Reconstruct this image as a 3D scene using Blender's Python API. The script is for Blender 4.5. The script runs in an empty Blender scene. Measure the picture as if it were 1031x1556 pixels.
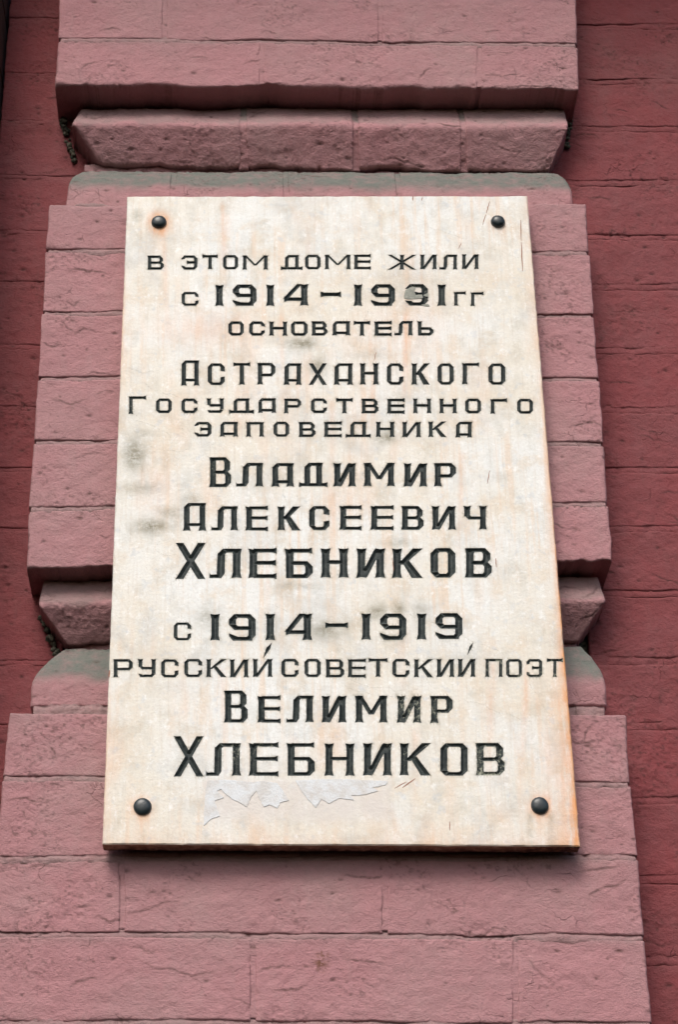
import bpy, math, random
import numpy as np
from mathutils import Matrix, Vector
from mathutils.geometry import delaunay_2d_cdt
random.seed(7)
S = bpy.context.scene
COL = S.collection
# ------------------------------------------------------------------ camera
CX, CY, CZ, PITCH, YAW, ROLL, FPX = -0.08886111, -1.89996777, -1.05064297, 0.49459407, -0.0489552, 0.02200685, 3000.0
def rotm(p, y, r):
    cx, sx, cy, sy, cr, sr = math.cos(p), math.sin(p), math.cos(y), math.sin(y), math.cos(r), math.sin(r)
    Rz = np.array([[cy, -sy, 0], [sy, cy, 0], [0, 0, 1]])
    Rx = np.array([[1, 0, 0], [0, cx, -sx], [0, sx, cx]])
    Ry = np.array([[cr, 0, sr], [0, 1, 0], [-sr, 0, cr]])
    return Rz @ Rx @ Ry
RM = rotm(PITCH, YAW, ROLL)
CAM = np.array([CX, CY, CZ])
cd = bpy.data.cameras.new('camera')
cam = bpy.data.objects.new('camera', cd); COL.objects.link(cam)
right, fwd, up = RM[:, 0], RM[:, 1], RM[:, 2]
M = Matrix.Identity(4)
for i in range(3):
    M[i][0], M[i][1], M[i][2], M[i][3] = right[i], up[i], -fwd[i], CAM[i]
cam.matrix_world = M
cd.sensor_fit = 'VERTICAL'; cd.sensor_height = 36.0; cd.lens = 36.0 * FPX / 1556.0
cd.clip_start = 0.05; cd.clip_end = 100.0
S.camera = cam
# ------------------------------------------------------------------ sky, sun, exposure
SUN = Vector((-0.22, -0.78, 0.87)).normalized()
w = bpy.data.worlds.new("World"); S.world = w; w.use_nodes = True
nt = w.node_tree; bg = nt.nodes['Background']
sky = nt.nodes.new('ShaderNodeTexSky'); sky.sky_type = 'NISHITA'; sky.sun_disc = False
sky.sun_elevation = math.asin(SUN.z); sky.sun_rotation = math.atan2(SUN.x, SUN.y)
sky.air_density = 1.0; sky.dust_density = 4.0; sky.ozone_density = 1.0
nt.links.new(sky.outputs[0], bg.inputs[0]); bg.inputs[1].default_value = 0.15
sl = bpy.data.lights.new('sun', 'SUN'); sl.energy = 1.9; sl.angle = math.radians(24); sl.color = (1.0, .965, .92)
so = bpy.data.objects.new('sun', sl); COL.objects.link(so)
so.rotation_euler = SUN.to_track_quat('Z', 'Y').to_euler()
S.view_settings.view_transform = 'Standard'; S.view_settings.look = 'None'
S.view_settings.gamma = 1.0; S.view_settings.exposure = 0.24

# ------------------------------------------------------------------ helpers
def at(px, py, Y):
    """where the line of sight of a photo pixel meets the plane y=Y -> (x, z)"""
    d = RM @ np.array([(px - 515.5) / FPX, 1.0, -(py - 778.0) / FPX])
    t = (Y - CAM[1]) / d[1]; p = CAM + d * t
    return p[0], p[2]
def at3(px, py, Y):
    x, z = at(px, py, Y); return np.array([x, Y, z])
def hash2(ix, iy, seed):
    h = (ix.astype(np.int64) * 374761393 + iy.astype(np.int64) * 668265263 + seed * 1442695041) & 0xffffffff
    h = ((h ^ (h >> 13)) * 1274126177) & 0xffffffff
    h = h ^ (h >> 16)
    return (h & 0xffffff) / float(0x7fffff) - 1.0
def vn(x, y, seed=0):
    x = np.asarray(x, float); y = np.asarray(y, float)
    ix = np.floor(x); iy = np.floor(y); fx = x - ix; fy = y - iy
    fx = fx * fx * fx * (fx * (fx * 6 - 15) + 10); fy = fy * fy * fy * (fy * (fy * 6 - 15) + 10)
    ix = ix.astype(np.int64); iy = iy.astype(np.int64)
    a = hash2(ix, iy, seed); b = hash2(ix + 1, iy, seed); c = hash2(ix, iy + 1, seed); d = hash2(ix + 1, iy + 1, seed)
    return (a * (1 - fx) + b * fx) * (1 - fy) + (c * (1 - fx) + d * fx) * fy
def fbm(x, y, o=3, seed=0):
    r = 0; a = 1.0; t = 0
    for i in range(o):
        r = r + a * vn(x * 2 ** i, y * 2 ** i, seed + 31 * i); t += a; a *= .5
    return r / t
def sst(a, b, v):
    t = np.clip((v - a) / (b - a), 0, 1); return t * t * (3 - 2 * t)
def mesh_obj(name, verts, faces, mat, parent=None, smooth=None, attrs=None, world_origin=None):
    verts = np.asarray(verts, float)
    o0 = verts.mean(0) if world_origin is None else np.array(world_origin)
    me = bpy.data.meshes.new(name)
    po = np.array(parent['_org']) if parent is not None else np.zeros(3)
    me.from_pydata([tuple(v) for v in (verts - o0)], [], faces if isinstance(faces, list) else faces.tolist())
    if smooth is not None:
        me.polygons.foreach_set('use_smooth', smooth)
    if attrs:
        for k, a in attrs.items():
            at_ = me.attributes.new(k, 'FLOAT_COLOR', 'POINT')
            c = np.ones((len(verts), 4), np.float32); c[:, :a.shape[1]] = a
            at_.data.foreach_set('color', c.ravel())
    me.materials.append(mat)
    ob = bpy.data.objects.new(name, me); COL.objects.link(ob)
    if parent is not None:
        ob.parent = parent
    ob.location = tuple(o0 - po)
    return ob
def thing(name, label, cat, loc, group=None):
    o = bpy.data.objects.new(name, None); COL.objects.link(o)
    o.location = loc; o['label'] = label; o['category'] = cat; o['_org'] = list(loc); o.empty_display_size = .05
    if group: o['group'] = group
    return o

# ------------------------------------------------------------------ materials
class NT:
    def __init__(s, name):
        s.m = bpy.data.materials.new(name); s.m.use_nodes = True; s.t = s.m.node_tree
        s.b = s.t.nodes['Principled BSDF']
        s.co = s.t.nodes.new('ShaderNodeNewGeometry').outputs['Position']
    def put(s, sock, v):
        if isinstance(v, (int, float)): sock.default_value = v
        elif isinstance(v, tuple): sock.default_value = (v + (1,))[:4] if len(sock.default_value) == 4 else v
        else: s.t.links.new(v, sock)
    def mapv(s, sc, loc=(0, 0, 0)):
        n = s.t.nodes.new('ShaderNodeMapping'); s.put(n.inputs[0], s.co)
        n.inputs['Scale'].default_value = sc; n.inputs['Location'].default_value = loc; return n.outputs[0]
    def noise(s, sc, det=4, rough=.55, vec=None, dist=0.0):
        n = s.t.nodes.new('ShaderNodeTexNoise'); s.put(n.inputs['Vector'], vec if vec is not None else s.co)
        n.inputs['Scale'].default_value = sc; n.inputs['Detail'].default_value = det
        n.inputs['Roughness'].default_value = rough; n.inputs['Distortion'].default_value = dist
        return n.outputs['Fac']
    def vor(s, sc, feat='F1', vec=None):
        n = s.t.nodes.new('ShaderNodeTexVoronoi'); s.put(n.inputs['Vector'], vec if vec is not None else s.co)
        n.feature = feat; n.inputs['Scale'].default_value = sc; return n.outputs['Distance']
    def ramp(s, v, a, b, lo=0.0, hi=1.0):
        n = s.t.nodes.new('ShaderNodeMapRange'); n.interpolation_type = 'SMOOTHSTEP'
        s.put(n.inputs[0], v)
        for i, x in zip((1, 2, 3, 4), (a, b, lo, hi)): n.inputs[i].default_value = x
        return n.outputs[0]
    def ma(s, op, a, b=0.0):
        n = s.t.nodes.new('ShaderNodeMath'); n.operation = op; s.put(n.inputs[0], a); s.put(n.inputs[1], b); return n.outputs[0]
    def mix(s, f, a, b, mode='MIX'):
        n = s.t.nodes.new('ShaderNodeMix'); n.data_type = 'RGBA'; n.blend_type = mode
        s.put(n.inputs[0], f); s.put(n.inputs[6], a); s.put(n.inputs[7], b); return n.outputs[2]
    def attr(s, name):
        n = s.t.nodes.new('ShaderNodeAttribute'); n.attribute_name = name
        q = s.t.nodes.new('ShaderNodeSeparateColor'); s.t.links.new(n.outputs['Color'], q.inputs[0]); return q.outputs
    def bump(s, h, dist, prev=None, strength=1.0):
        n = s.t.nodes.new('ShaderNodeBump'); s.put(n.inputs['Height'], h); n.inputs['Distance'].default_value = dist
        n.inputs['Strength'].default_value = strength
        if prev is not None: s.put(n.inputs['Normal'], prev)
        return n.outputs[0]
    def out(s, col, rough, nrm=None, spec=.3):
        s.put(s.b.inputs['Base Color'], col); s.put(s.b.inputs['Roughness'], rough)
        s.b.inputs['Specular IOR Level'].default_value = spec
        if nrm is not None: s.put(s.b.inputs['Normal'], nrm)
        return s.m
def paint_mat(name, base, alt, dustc, dirt_shade_c, ledge=(.140, .152, .135)):
    n = NT(name); a = n.attr('wear')   # R dirt and painted crack shade, G pale dust on ledges, B bare stain
    big = n.noise(9, 5, .6); mid = n.noise(38, 5, .6)
    str_ = n.noise(1, 4, .6, vec=n.mapv((120, 60, 14)))
    c = n.mix(n.ramp(big, .35, .68), base, alt)
    oi = n.t.nodes.new('ShaderNodeObjectInfo').outputs['Random']
    c = n.mix(n.ma('MULTIPLY', oi, .28), c, tuple(v * .78 + .015 for v in alt))
    c = n.mix(n.ramp(n.noise(5, 6, .7, vec=n.mapv((1, 1, .8), (3, 9, 2))), .5, .7, 0, .4), c, dustc)
    c = n.mix(n.ramp(mid, .52, .8, 0, .22), c, dustc)
    c = n.mix(n.ramp(str_, .5, .85, 0, .22), c, dustc)
    dn = n.noise(70, 5, .7)
    speck = n.noise(420, 3, .6)
    c = n.mix(n.ramp(speck, .64, .74, 0, .55), c, dirt_shade_c)
    fl = n.noise(160, 5, .75)
    c = n.mix(n.ramp(fl, .3, .72, .0, .26), c, tuple(min(1, v * 1.35) for v in base))
    c = n.mix(n.ma('MULTIPLY', a[1], n.ramp(dn, .25, .6, .6, 1)), c, ledge)
    c = n.mix(n.ma('MULTIPLY', a[0], n.ramp(n.noise(200, 3), .3, .6, .5, 1)), c, dirt_shade_c)
    c = n.mix(n.ma('MULTIPLY', a[2], n.ramp(n.noise(260, 3), .42, .6)), c, (.16, .07, .04))
    b1 = n.noise(330, 6, .68, vec=n.mapv((1, 1, 1.5)), dist=.4)
    nr = n.bump(n.ramp(b1, .2, .8), .00062)
    nr = n.bump(n.noise(900, 3, .6, vec=n.mapv((.45, .45, 1.6))), .00045, nr)
    cr = n.vor(34, 'DISTANCE_TO_EDGE', vec=None)
    wv = n.t.nodes.new('ShaderNodeTexNoise'); wv.inputs['Scale'].default_value = 30; wv.inputs['Detail'].default_value = 4
    n.put(wv.inputs['Vector'], n.co)
    ad = n.t.nodes.new('ShaderNodeVectorMath'); ad.operation = 'MULTIPLY_ADD'
    n.put(ad.inputs[0], wv.outputs['Color']); ad.inputs[1].default_value = (.05, .05, .05); n.put(ad.inputs[2], n.co)
    cr = n.vor(26, 'DISTANCE_TO_EDGE', vec=ad.outputs[0])
    msk = n.ramp(n.noise(17, 3, .6), .60, .68)
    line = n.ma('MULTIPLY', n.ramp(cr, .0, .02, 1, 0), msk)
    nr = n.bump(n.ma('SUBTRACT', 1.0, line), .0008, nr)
    c = n.mix(n.ma('MULTIPLY', line, .2), c, dirt_shade_c)
    return n.out(c, n.ramp(mid, .3, .7, .62, .85), nr, .25)
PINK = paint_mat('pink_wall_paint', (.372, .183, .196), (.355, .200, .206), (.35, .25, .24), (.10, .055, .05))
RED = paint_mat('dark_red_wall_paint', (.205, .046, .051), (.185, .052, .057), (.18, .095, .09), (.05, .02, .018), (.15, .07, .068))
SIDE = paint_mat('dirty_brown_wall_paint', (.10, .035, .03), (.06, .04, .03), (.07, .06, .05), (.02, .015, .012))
def marble_mat():
    n = NT('weathered_cream_marble'); a = n.attr('stain')   # R rust, G grey mould, B glue
    big = n.noise(6, 5, .6); med = n.noise(30, 5, .65)
    c = n.mix(n.ramp(big, .38, .62), (.675, .645, .565), (.705, .725, .71))
    c = n.mix(n.ramp(med, .48, .66, 0, .6), c, (.66, .575, .46))
    c = n.mix(n.ramp(n.noise(17, 6, .7, vec=n.mapv((1, 1, .8), (2, 5, 1))), .5, .68, 0, .6), c, (.55, .575, .57))
    st = n.noise(1, 4, .6, vec=n.mapv((95, 95, 5)))
    c = n.mix(n.ma('MULTIPLY', n.ramp(st, .47, .66, 0, .7), n.ramp(n.noise(7, 3, .6), .38, .62)), c, (.68, .54, .41))
    st2 = n.noise(1, 5, .7, vec=n.mapv((330, 100, 16), (3, 1, 2)))
    c = n.mix(n.ramp(st2, .5, .68, 0, .36), c, (.52, .45, .36))
    c = n.mix(n.ramp(n.noise(330, 5, .75), .42, .72, 0, .38), c, (.50, .48, .44))
    c = n.mix(n.ramp(n.noise(120, 6, .8, vec=n.mapv((1, 1, .7), (8, 1, 3))), .52, .66, 0, .7), c, (.80, .81, .80))
    sp = n.noise(75, 3, .5, vec=n.mapv((1, 1, 1), (4, 4, 4)))
    c = n.mix(n.ramp(sp, .60, .70, 0, .45), c, (.50, .54, .57))
    wv = n.t.nodes.new('ShaderNodeTexNoise'); wv.inputs['Scale'].default_value = 9; wv.inputs['Detail'].default_value = 6
    n.put(wv.inputs['Vector'], n.co)
    ad = n.t.nodes.new('ShaderNodeVectorMath'); ad.operation = 'MULTIPLY_ADD'
    n.put(ad.inputs[0], wv.outputs['Color']); ad.inputs[1].default_value = (.2, .2, .2); n.put(ad.inputs[2], n.co)
    v = n.vor(8, 'DISTANCE_TO_EDGE', vec=ad.outputs[0])
    ln = n.ma('MULTIPLY', n.ramp(v, 0, .011, 1, 0), n.ramp(n.noise(9, 2), .5, .62))
    c = n.mix(n.ma('MULTIPLY', ln, .10), c, (.42, .37, .30))
    wide = n.ma('MULTIPLY', n.ramp(v, 0, .12, 1, 0), n.ramp(n.noise(8, 3, .6, vec=n.mapv((1, 1, 1), (6, 2, 2))), .5, .66))
    c = n.mix(n.ma('MULTIPLY', wide, .30), c, (.42, .41, .38))
    pit = n.noise(500, 2, .5)
    c = n.mix(n.ramp(pit, .70, .76, 0, .6), c, (.25, .22, .18))
    c = n.mix(n.ma('MULTIPLY', a[0], n.ramp(n.noise(60, 5, .7, vec=n.mapv((1.6, 1, .35))), .25, .6, .15, 1)), c, (.66, .30, .12))
    c = n.mix(n.ma('MULTIPLY', a[1], n.ramp(n.noise(110, 5, .75), .25, .6, .25, 1)), c, (.17, .155, .095))
    c = n.mix(n.ma('MULTIPLY', a[2], n.ramp(n.noise(40, 5, .7, vec=n.mapv((1, 1, .6))), .3, .6, .35, 1)), c, (.60, .565, .53))
    nr = n.bump(n.noise(220, 5, .65), .0006)
    return n.out(c, n.ramp(med, .3, .7, .42, .65), nr, .35)
MARBLE = marble_mat()
def edge_mat():
    n = NT('raw_marble_edge'); a = n.attr('stain')
    c = n.mix(n.ramp(n.noise(60, 5, .7), .35, .65), (.66, .52, .38), (.42, .30, .20))
    c = n.mix(n.ma('MULTIPLY', a[0], .85), c, (.62, .27, .11))
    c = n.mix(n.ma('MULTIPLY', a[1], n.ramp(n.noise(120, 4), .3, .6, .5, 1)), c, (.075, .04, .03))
    return n.out(c, .8, n.bump(n.noise(300, 5, .7), .0015), .2)
EDGE = edge_mat()
def letter_mat():
    n = NT('black_letter_paint'); a = n.attr('wear')
    c = n.mix(n.ramp(n.noise(150, 4, .6), .35, .7), (.016, .023, .024), (.042, .053, .051))
    c = n.mix(n.ramp(n.noise(700, 3, .6), .66, .74, 0, .6), c, (.35, .36, .33))
    wn = n.noise(260, 5, .75)
    f = n.ramp(n.ma('ADD', wn, a[0]), .70, .80)
    c = n.mix(n.ma('MULTIPLY', f, .75), c, (.34, .35, .28))
    c = n.mix(a[1], c, (.18, .19, .15))
    return n.out(c, .6, n.bump(n.noise(500, 4, .6), .0006), .3)
LETTER = letter_mat()
def simple(name, ca, cb, sc, rough, bd, spec=.3, bs=400):
    n = NT(name); c = n.mix(n.ramp(n.noise(sc, 5, .65), .38, .66), ca, cb)
    return n.out(c, rough, n.bump(n.noise(bs, 5, .65), bd), spec)
BOLT = simple('black_bolt_paint', (.010, .017, .021), (.022, .032, .036), 200, .36, .00015, .5)
PAPER = simple('old_paper_residue', (.64, .67, .69), (.56, .55, .53), 70, .8, .0006)
FILL = simple('grey_filler', (.30, .31, .27), (.22, .23, .20), 200, .85, .0006)
SCR = simple('rusty_scratch', (.32, .13, .08), (.17, .11, .09), 900, .9, .0001)
MORT = simple('bare_dirty_mortar', (.14, .13, .10), (.04, .05, .04), 180, .95, .004, .1, 250)

# ------------------------------------------------------------------ masonry surfaces
def sweep(name, parent, mat, L, R, step=.0013, depth=.06, rt=.003, rb=.003, rl=.0012, rr=.0012, seed=0,
          cracks=2, dust=None, amp=1.0, given=(), rough_edge=1.0, stains=(), smooth_prof=0, pits=6, edgez=.0012):
    """one brick: profile polylines L (left end) and R (right end), top to bottom, joined by a displaced sheet"""
    L = np.array(L, float); R = np.array(R, float)
    seg = np.linalg.norm(np.diff(L, axis=0), axis=1); cum = np.r_[0, np.cumsum(seg)]
    nv = max(4, int(cum[-1] / step)) + 1
    # rows are denser close to the two edges so that the rounding is smooth
    s = np.linspace(0, cum[-1], nv)
    def interp(P): return np.stack([np.interp(s, cum, P[:, k]) for k in range(3)], 1)
    Lr, Rr = interp(L), interp(R)
    if smooth_prof:
        k = smooth_prof
        for _ in range(2):
            for A in (Lr, Rr):
                B = A.copy()
                for i in range(1, nv - 1):
                    q = min(k, i, nv - 1 - i); B[i] = A[i - q:i + q + 1].mean(0)
                A[:] = B
    width = np.linalg.norm(Rr[nv // 2] - Lr[nv // 2])
    nu = max(4, int(width / step)) + 1
    u = np.linspace(0, 1, nu)
    P = Lr[:, None, :] * (1 - u)[None, :, None] + Rr[:, None, :] * u[None, :, None]
    mid = (Lr + Rr) / 2; t = np.gradient(mid, axis=0)
    n2 = np.stack([t[:, 2], -t[:, 1]], 1); n2 /= np.linalg.norm(n2, axis=1)[:, None] + 1e-12
    X, Z = P[:, :, 0].copy(), P[:, :, 2].copy()
    SV = np.broadcast_to(s[:, None], X.shape)
    du = (X - X[:, :1]); dv = (X[:, -1:] - X)
    h = amp * (.0011 * fbm(X * 22 + 7, Z * 30, 3, seed + 1) + .0007 * fbm(X * 90, Z * 110, 3, 5) + .00030 * fbm(X * 330, Z * 420, 2, 9))
    wob = np.clip(1 + .5 * fbm(X * 60, Z * 60, 2, seed + 3) + 1.1 * fbm(X * 14, Z * 4, 2, seed + 4), .15, 3)
    dirt_shade = np.zeros_like(X); dst = np.zeros_like(X); stn = np.zeros_like(X)
    def rnd(d, r):
        r = np.maximum(r * wob, 2e-4)
        return np.where(d < r, r - np.sqrt(np.clip(r * r - (r - d) ** 2, 0, None)), 0)
    h = h - rnd(SV, rt) - rnd(cum[-1] - SV, rb) - rnd(du, rl) - rnd(dv, rr)
    scab = sst(.12, .42, fbm(X * 19, Z * 24, 3, 301))
    h = h + scab * (.0007 * fbm(X * 260, Z * 300, 3, 302) - .0004) * amp
    dirt_shade = dirt_shade + scab * .55 * sst(.25, .55, fbm(X * 300, Z * 380, 2, 303))
    rng = np.random.RandomState(seed * 13 + 5)
    cl = [np.array([at(a, b, P[0, 0, 1]) for a, b in g]) for g in given]
    for _ in range(rng.poisson(cracks * .55) if cracks else 0):
        p = np.array([X.min() + rng.rand() * np.ptp(X), Z.min() + rng.rand() * np.ptp(Z)])
        ang = rng.choice([0, 0, 0, 1.4]) + rng.uniform(-.5, .5); pts = [p]
        for k in range(rng.randint(4, 12)):
            ang += rng.uniform(-.6, .6); ang *= .75
            p = p + (.003 + .004 * rng.rand()) * np.array([math.cos(ang), math.sin(ang)]); pts.append(p)
        cl.append(np.array(pts))
    for pts in cl:
        # resample with a little jitter
        q = []
        for a, b in zip(pts[:-1], pts[1:]):
            m = max(1, int(np.linalg.norm(b - a) / .003))
            for k in range(m): q.append(a + (b - a) * k / m + rng.uniform(-.0009, .0009, 2))
        q.append(pts[-1]); q = np.array(q)
        bx0, bz0 = q.min(0) - .014; bx1, bz1 = q.max(0) + .014
        msk = (X > bx0) & (X < bx1) & (Z > bz0) & (Z < bz1)
        if not msk.any() or len(q) < 2: continue
        px, pz = X[msk], Z[msk]; best = np.full(px.shape, 9.0); sgn = np.ones(px.shape); par = np.zeros(px.shape)
        for i, (a, b) in enumerate(zip(q[:-1], q[1:])):
            e = b - a; l2 = (e ** 2).sum() + 1e-12
            tt = np.clip(((px - a[0]) * e[0] + (pz - a[1]) * e[1]) / l2, 0, 1)
            dx = px - a[0] - tt * e[0]; dz = pz - a[1] - tt * e[1]; d = np.hypot(dx, dz)
            up_ = d < best; best[up_] = d[up_]; sgn[up_] = np.sign(e[0] * dz - e[1] * dx)[up_]; par[up_] = (i + tt[up_]) / (len(q) - 1)
        taper = np.sin(np.clip(par, .02, .98) * math.pi) ** .6
        A = rng.uniform(.0001, .0006) * taper * rng.choice([.5, 1, 1.4])
        hh = np.where(sgn > 0, A * np.exp(-best / .005), -A * .3 * np.exp(-best / .004))
        hh = hh - .0006 * taper * np.exp(-(best / .0008) ** 2)
        h[msk] += hh
        dirt_shade[msk] = np.maximum(dirt_shade[msk], np.exp(-(best / .0011) ** 2) * taper * rng.uniform(.45, .95))  # shade inside the crack, painted into the colour as a dark line
    for _ in range(pits):
        a = X.min() + rng.rand() * np.ptp(X); b = Z.min() + rng.rand() * np.ptp(Z); r = rng.uniform(.0007, .0022)
        d = np.hypot((X - a) / rng.uniform(1, 2.2), Z - b)
        h -= r * .7 * np.exp(-(d / r) ** 2); dirt_shade = np.maximum(dirt_shade, .8 * np.exp(-(d / r) ** 2))
    for (a, b, r) in stains:
        x0, z0 = at(a, b, P[0, 0, 1]); stn = np.maximum(stn, np.exp(-(np.hypot(X - x0, (Z - z0) * .7) / r) ** 2))
    # dirt gathers just at the top edge ledge and at the lower edge
    if dust is not None:
        f = SV / cum[-1]
        fr = f + .10 * fbm(X * 40, Z * 40, 3, 77)
        dst = np.maximum(dst, dust[2] * (1 - sst(dust[0], dust[1], fr)))
    dst = np.maximum(dst, .3 * np.exp(-SV / .005) * (.5 + fbm(X * 12, Z * 4, 2, 41)))
    d0 = np.minimum(np.minimum(SV, cum[-1] - SV), np.minimum(du, dv))
    chip = sst(.30, .6, fbm(X * 130, Z * 130, 3, seed + 40)) * np.exp(-d0 / .0022) * .0014 * rough_edge
    h -= chip
    P[:, :, 1] += n2[:, 0][:, None] * h; P[:, :, 2] += n2[:, 1][:, None] * h
    # wandering arrises, the same for neighbours because it follows the place
    P[:, :, 0] += .0011 * fbm(X * 45, Z * 45, 3, 21) * 1.0
    P[:, :, 2] += (.0016 * vn(X * 14, Z * 3, 33) + .0007 * fbm(X * 70, Z * 30, 2, 34))
    bot = np.exp(-(cum[-1] - SV) / .007)
    P[:, :, 2] += edgez * bot * (np.maximum(0, fbm(X * 28, Z * 6, 4, 36) + .05) + .25 * np.maximum(0, fbm(X * 150, Z * 60, 2, 37)))
    V = P.reshape(-1, 3)
    idx = np.arange(nv * nu).reshape(nv, nu)
    F = np.stack([idx[:-1, :-1], idx[1:, :-1], idx[1:, 1:], idx[:-1, 1:]], -1).reshape(-1, 4)
    ring = np.r_[idx[0, :], idx[1:, -1], idx[-1, -2::-1], idx[-2:0:-1, 0]]
    B = V[ring].copy(); yb = depth if depth > 0 else 0
    B[:, 1] = max(B[:, 1].max(), yb) if depth > .05 else B[:, 1] + depth
    B[:, 0] += .001 * np.sin(np.arange(len(B)) * .7)
    bi = np.arange(len(B)) + len(V); m = len(ring)
    F2 = np.stack([ring, np.roll(ring, -1), np.roll(bi, -1), bi], -1)
    W = np.stack([dirt_shade, dst, stn], -1).reshape(-1, 3)
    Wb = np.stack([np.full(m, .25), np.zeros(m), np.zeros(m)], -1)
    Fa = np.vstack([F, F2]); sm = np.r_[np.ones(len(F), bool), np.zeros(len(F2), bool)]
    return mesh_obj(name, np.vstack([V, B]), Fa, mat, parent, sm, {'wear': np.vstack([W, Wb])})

YF = .075
Y0, Y1, Y2, Y3 = .028, .046, .080, .096     # pilaster face, moulding nose, recess, back wall
YB = .1                                       # everything runs back to here
pil = thing('painted_pilaster', 'pale pink painted brick pilaster with undercut bands behind the marble plaque', 'pilaster', (0, Y3, -.75))
rnd_seed = [100]
def nxt(): rnd_seed[0] += 1; return rnd_seed[0]
def lin(tab, y):
    ys = [a for a, b in tab]; xs = [b for a, b in tab]; return float(np.interp(y, ys, xs))
LEFT = [(-300, 105), (0, 89), (58, 88), (132, 83), (310, 74), (340, 71), (450, 66), (550, 59), (660, 52), (760, 43), (860, 40), (1084, 15), (1160, 8), (1200, 1), (1290, -6), (1420, -14), (1552, -24), (1750, -40)]
RIGHT = [(-300, 868), (0, 877), (58, 878), (132, 881), (310, 891), (340, 894), (450, 901), (560, 910), (660, 918), (780, 926), (860, 933), (1085, 952), (1170, 958), (1200, 960), (1240, 965), (1300, 970), (1420, 980), (1475, 986), (1556, 993), (1750, 1010)]
GAP = .0044
def course(yl0, yr0, yl1, yr1, joints, Y=Y0, topgap=True, **kw):
    """a course of bricks whose faces lie in the plane y=Y; joints are photo columns"""
    ym0, ym1 = (yl0 + yr0) / 2, (yl1 + yr1) / 2
    def P(px_, f):     # f 0 top, 1 bottom
        t = (px_ - 60) / 860.0
        y = (yl0 * (1 - t) + yr0 * t) * (1 - f) + (yl1 * (1 - t) + yr1 * t) * f
        p = at3(px_, y, Y)
        if f == 0 and topgap: p[2] -= GAP
        return p
    l0, l1, r0, r1 = lin(LEFT, ym0 + 4), lin(LEFT, ym1 - 4), lin(RIGHT, ym0 + 4), lin(RIGHT, ym1 - 4)
    xs = [None] + list(joints) + [None]
    hg = .0026
    for i in range(len(xs) - 1):
        a, b = xs[i], xs[i + 1]
        TL = P(l0, 0) if a is None else P(a, 0) + [hg, 0, 0]
        BL = P(l1, 1) if a is None else P(a, 1) + [hg, 0, 0]
        TR = P(r0, 0) if b is None else P(b, 0) - [hg, 0, 0]
        BR = P(r1, 1) if b is None else P(b, 1) - [hg, 0, 0]
        k2 = dict(kw)
        hidden = k2.pop('hidden', False)
        giv = [g for g in kw.get('given', ())]
        o = sweep('brick', pil, PINK, [TL, BL], [TR, BR], step=.0026 if (hidden and a is not None and b is not None) else .00125,
                  rl=.0022 if a is None else .0007, rr=.0022 if b is None else .0007, rt=k2.pop('rt', .0014), rb=k2.pop('rb', .0013),
                  depth=YB, seed=nxt(), **k2)
        if b is not None:
            T = P(b, 0); Bm = P(b, 1); n_ = 8
            top = [T + [-.006, .0008, .001], Bm + [-.006, .0008, .003]]; rt_ = [T + [.006, .0008, .001], Bm + [.006, .0008, .003]]
            sweep('mortar_joint', pil, PINK, top, rt_, depth=YB, step=.0016, seed=nxt(), cracks=0, rt=.0003, rb=.0003, rl=.0003, rr=.0003, pits=2)
def bedjoint(yl, yr, Y=Y0, l=None, r=None, deep=.0015, h=GAP):
    ym = (yl + yr) / 2
    l = lin(LEFT, ym + 6) + 3 if l is None else l
    r = lin(RIGHT, ym + 6) - 3 if r is None else r
    def Q(px_):
        t = (px_ - 60) / 860.0; p = at3(px_, yl * (1 - t) + yr * t, Y)
        return [p + [0, deep, .004], p + [0, deep, -.0008], p + [0, deep * .25, -h * .62], p + [0, .0006, -h - .0015], p + [0, .0022, -h - .006]]
    sweep('mortar_joint', pil, PINK, Q(l), Q(r), depth=YB, step=.0013, seed=nxt(), cracks=0, rt=.0003, rb=.0003, rl=.002, rr=.002, dust=(.8, 1.2, .38), pits=5, amp=1.6)

# band above the frame and the top band
course(-190, -184, -66, -58, [400, 730], cracks=1)
bedjoint(-66, -58)
course(-66, -58, 58, 66, [250, 578], cracks=4, given=[[(150, 48), (170, 42), (186, 46)]])
bedjoint(58, 66)
course(58, 66, 129, 136, [398, 729], cracks=3, rb=.0045, rough_edge=2.2, edgez=.0045,
       given=[[(440, 128), (460, 124), (485, 118)], [(780, 100), (786, 112), (782, 124)], [(752, 133), (800, 131), (860, 132)]])

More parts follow.
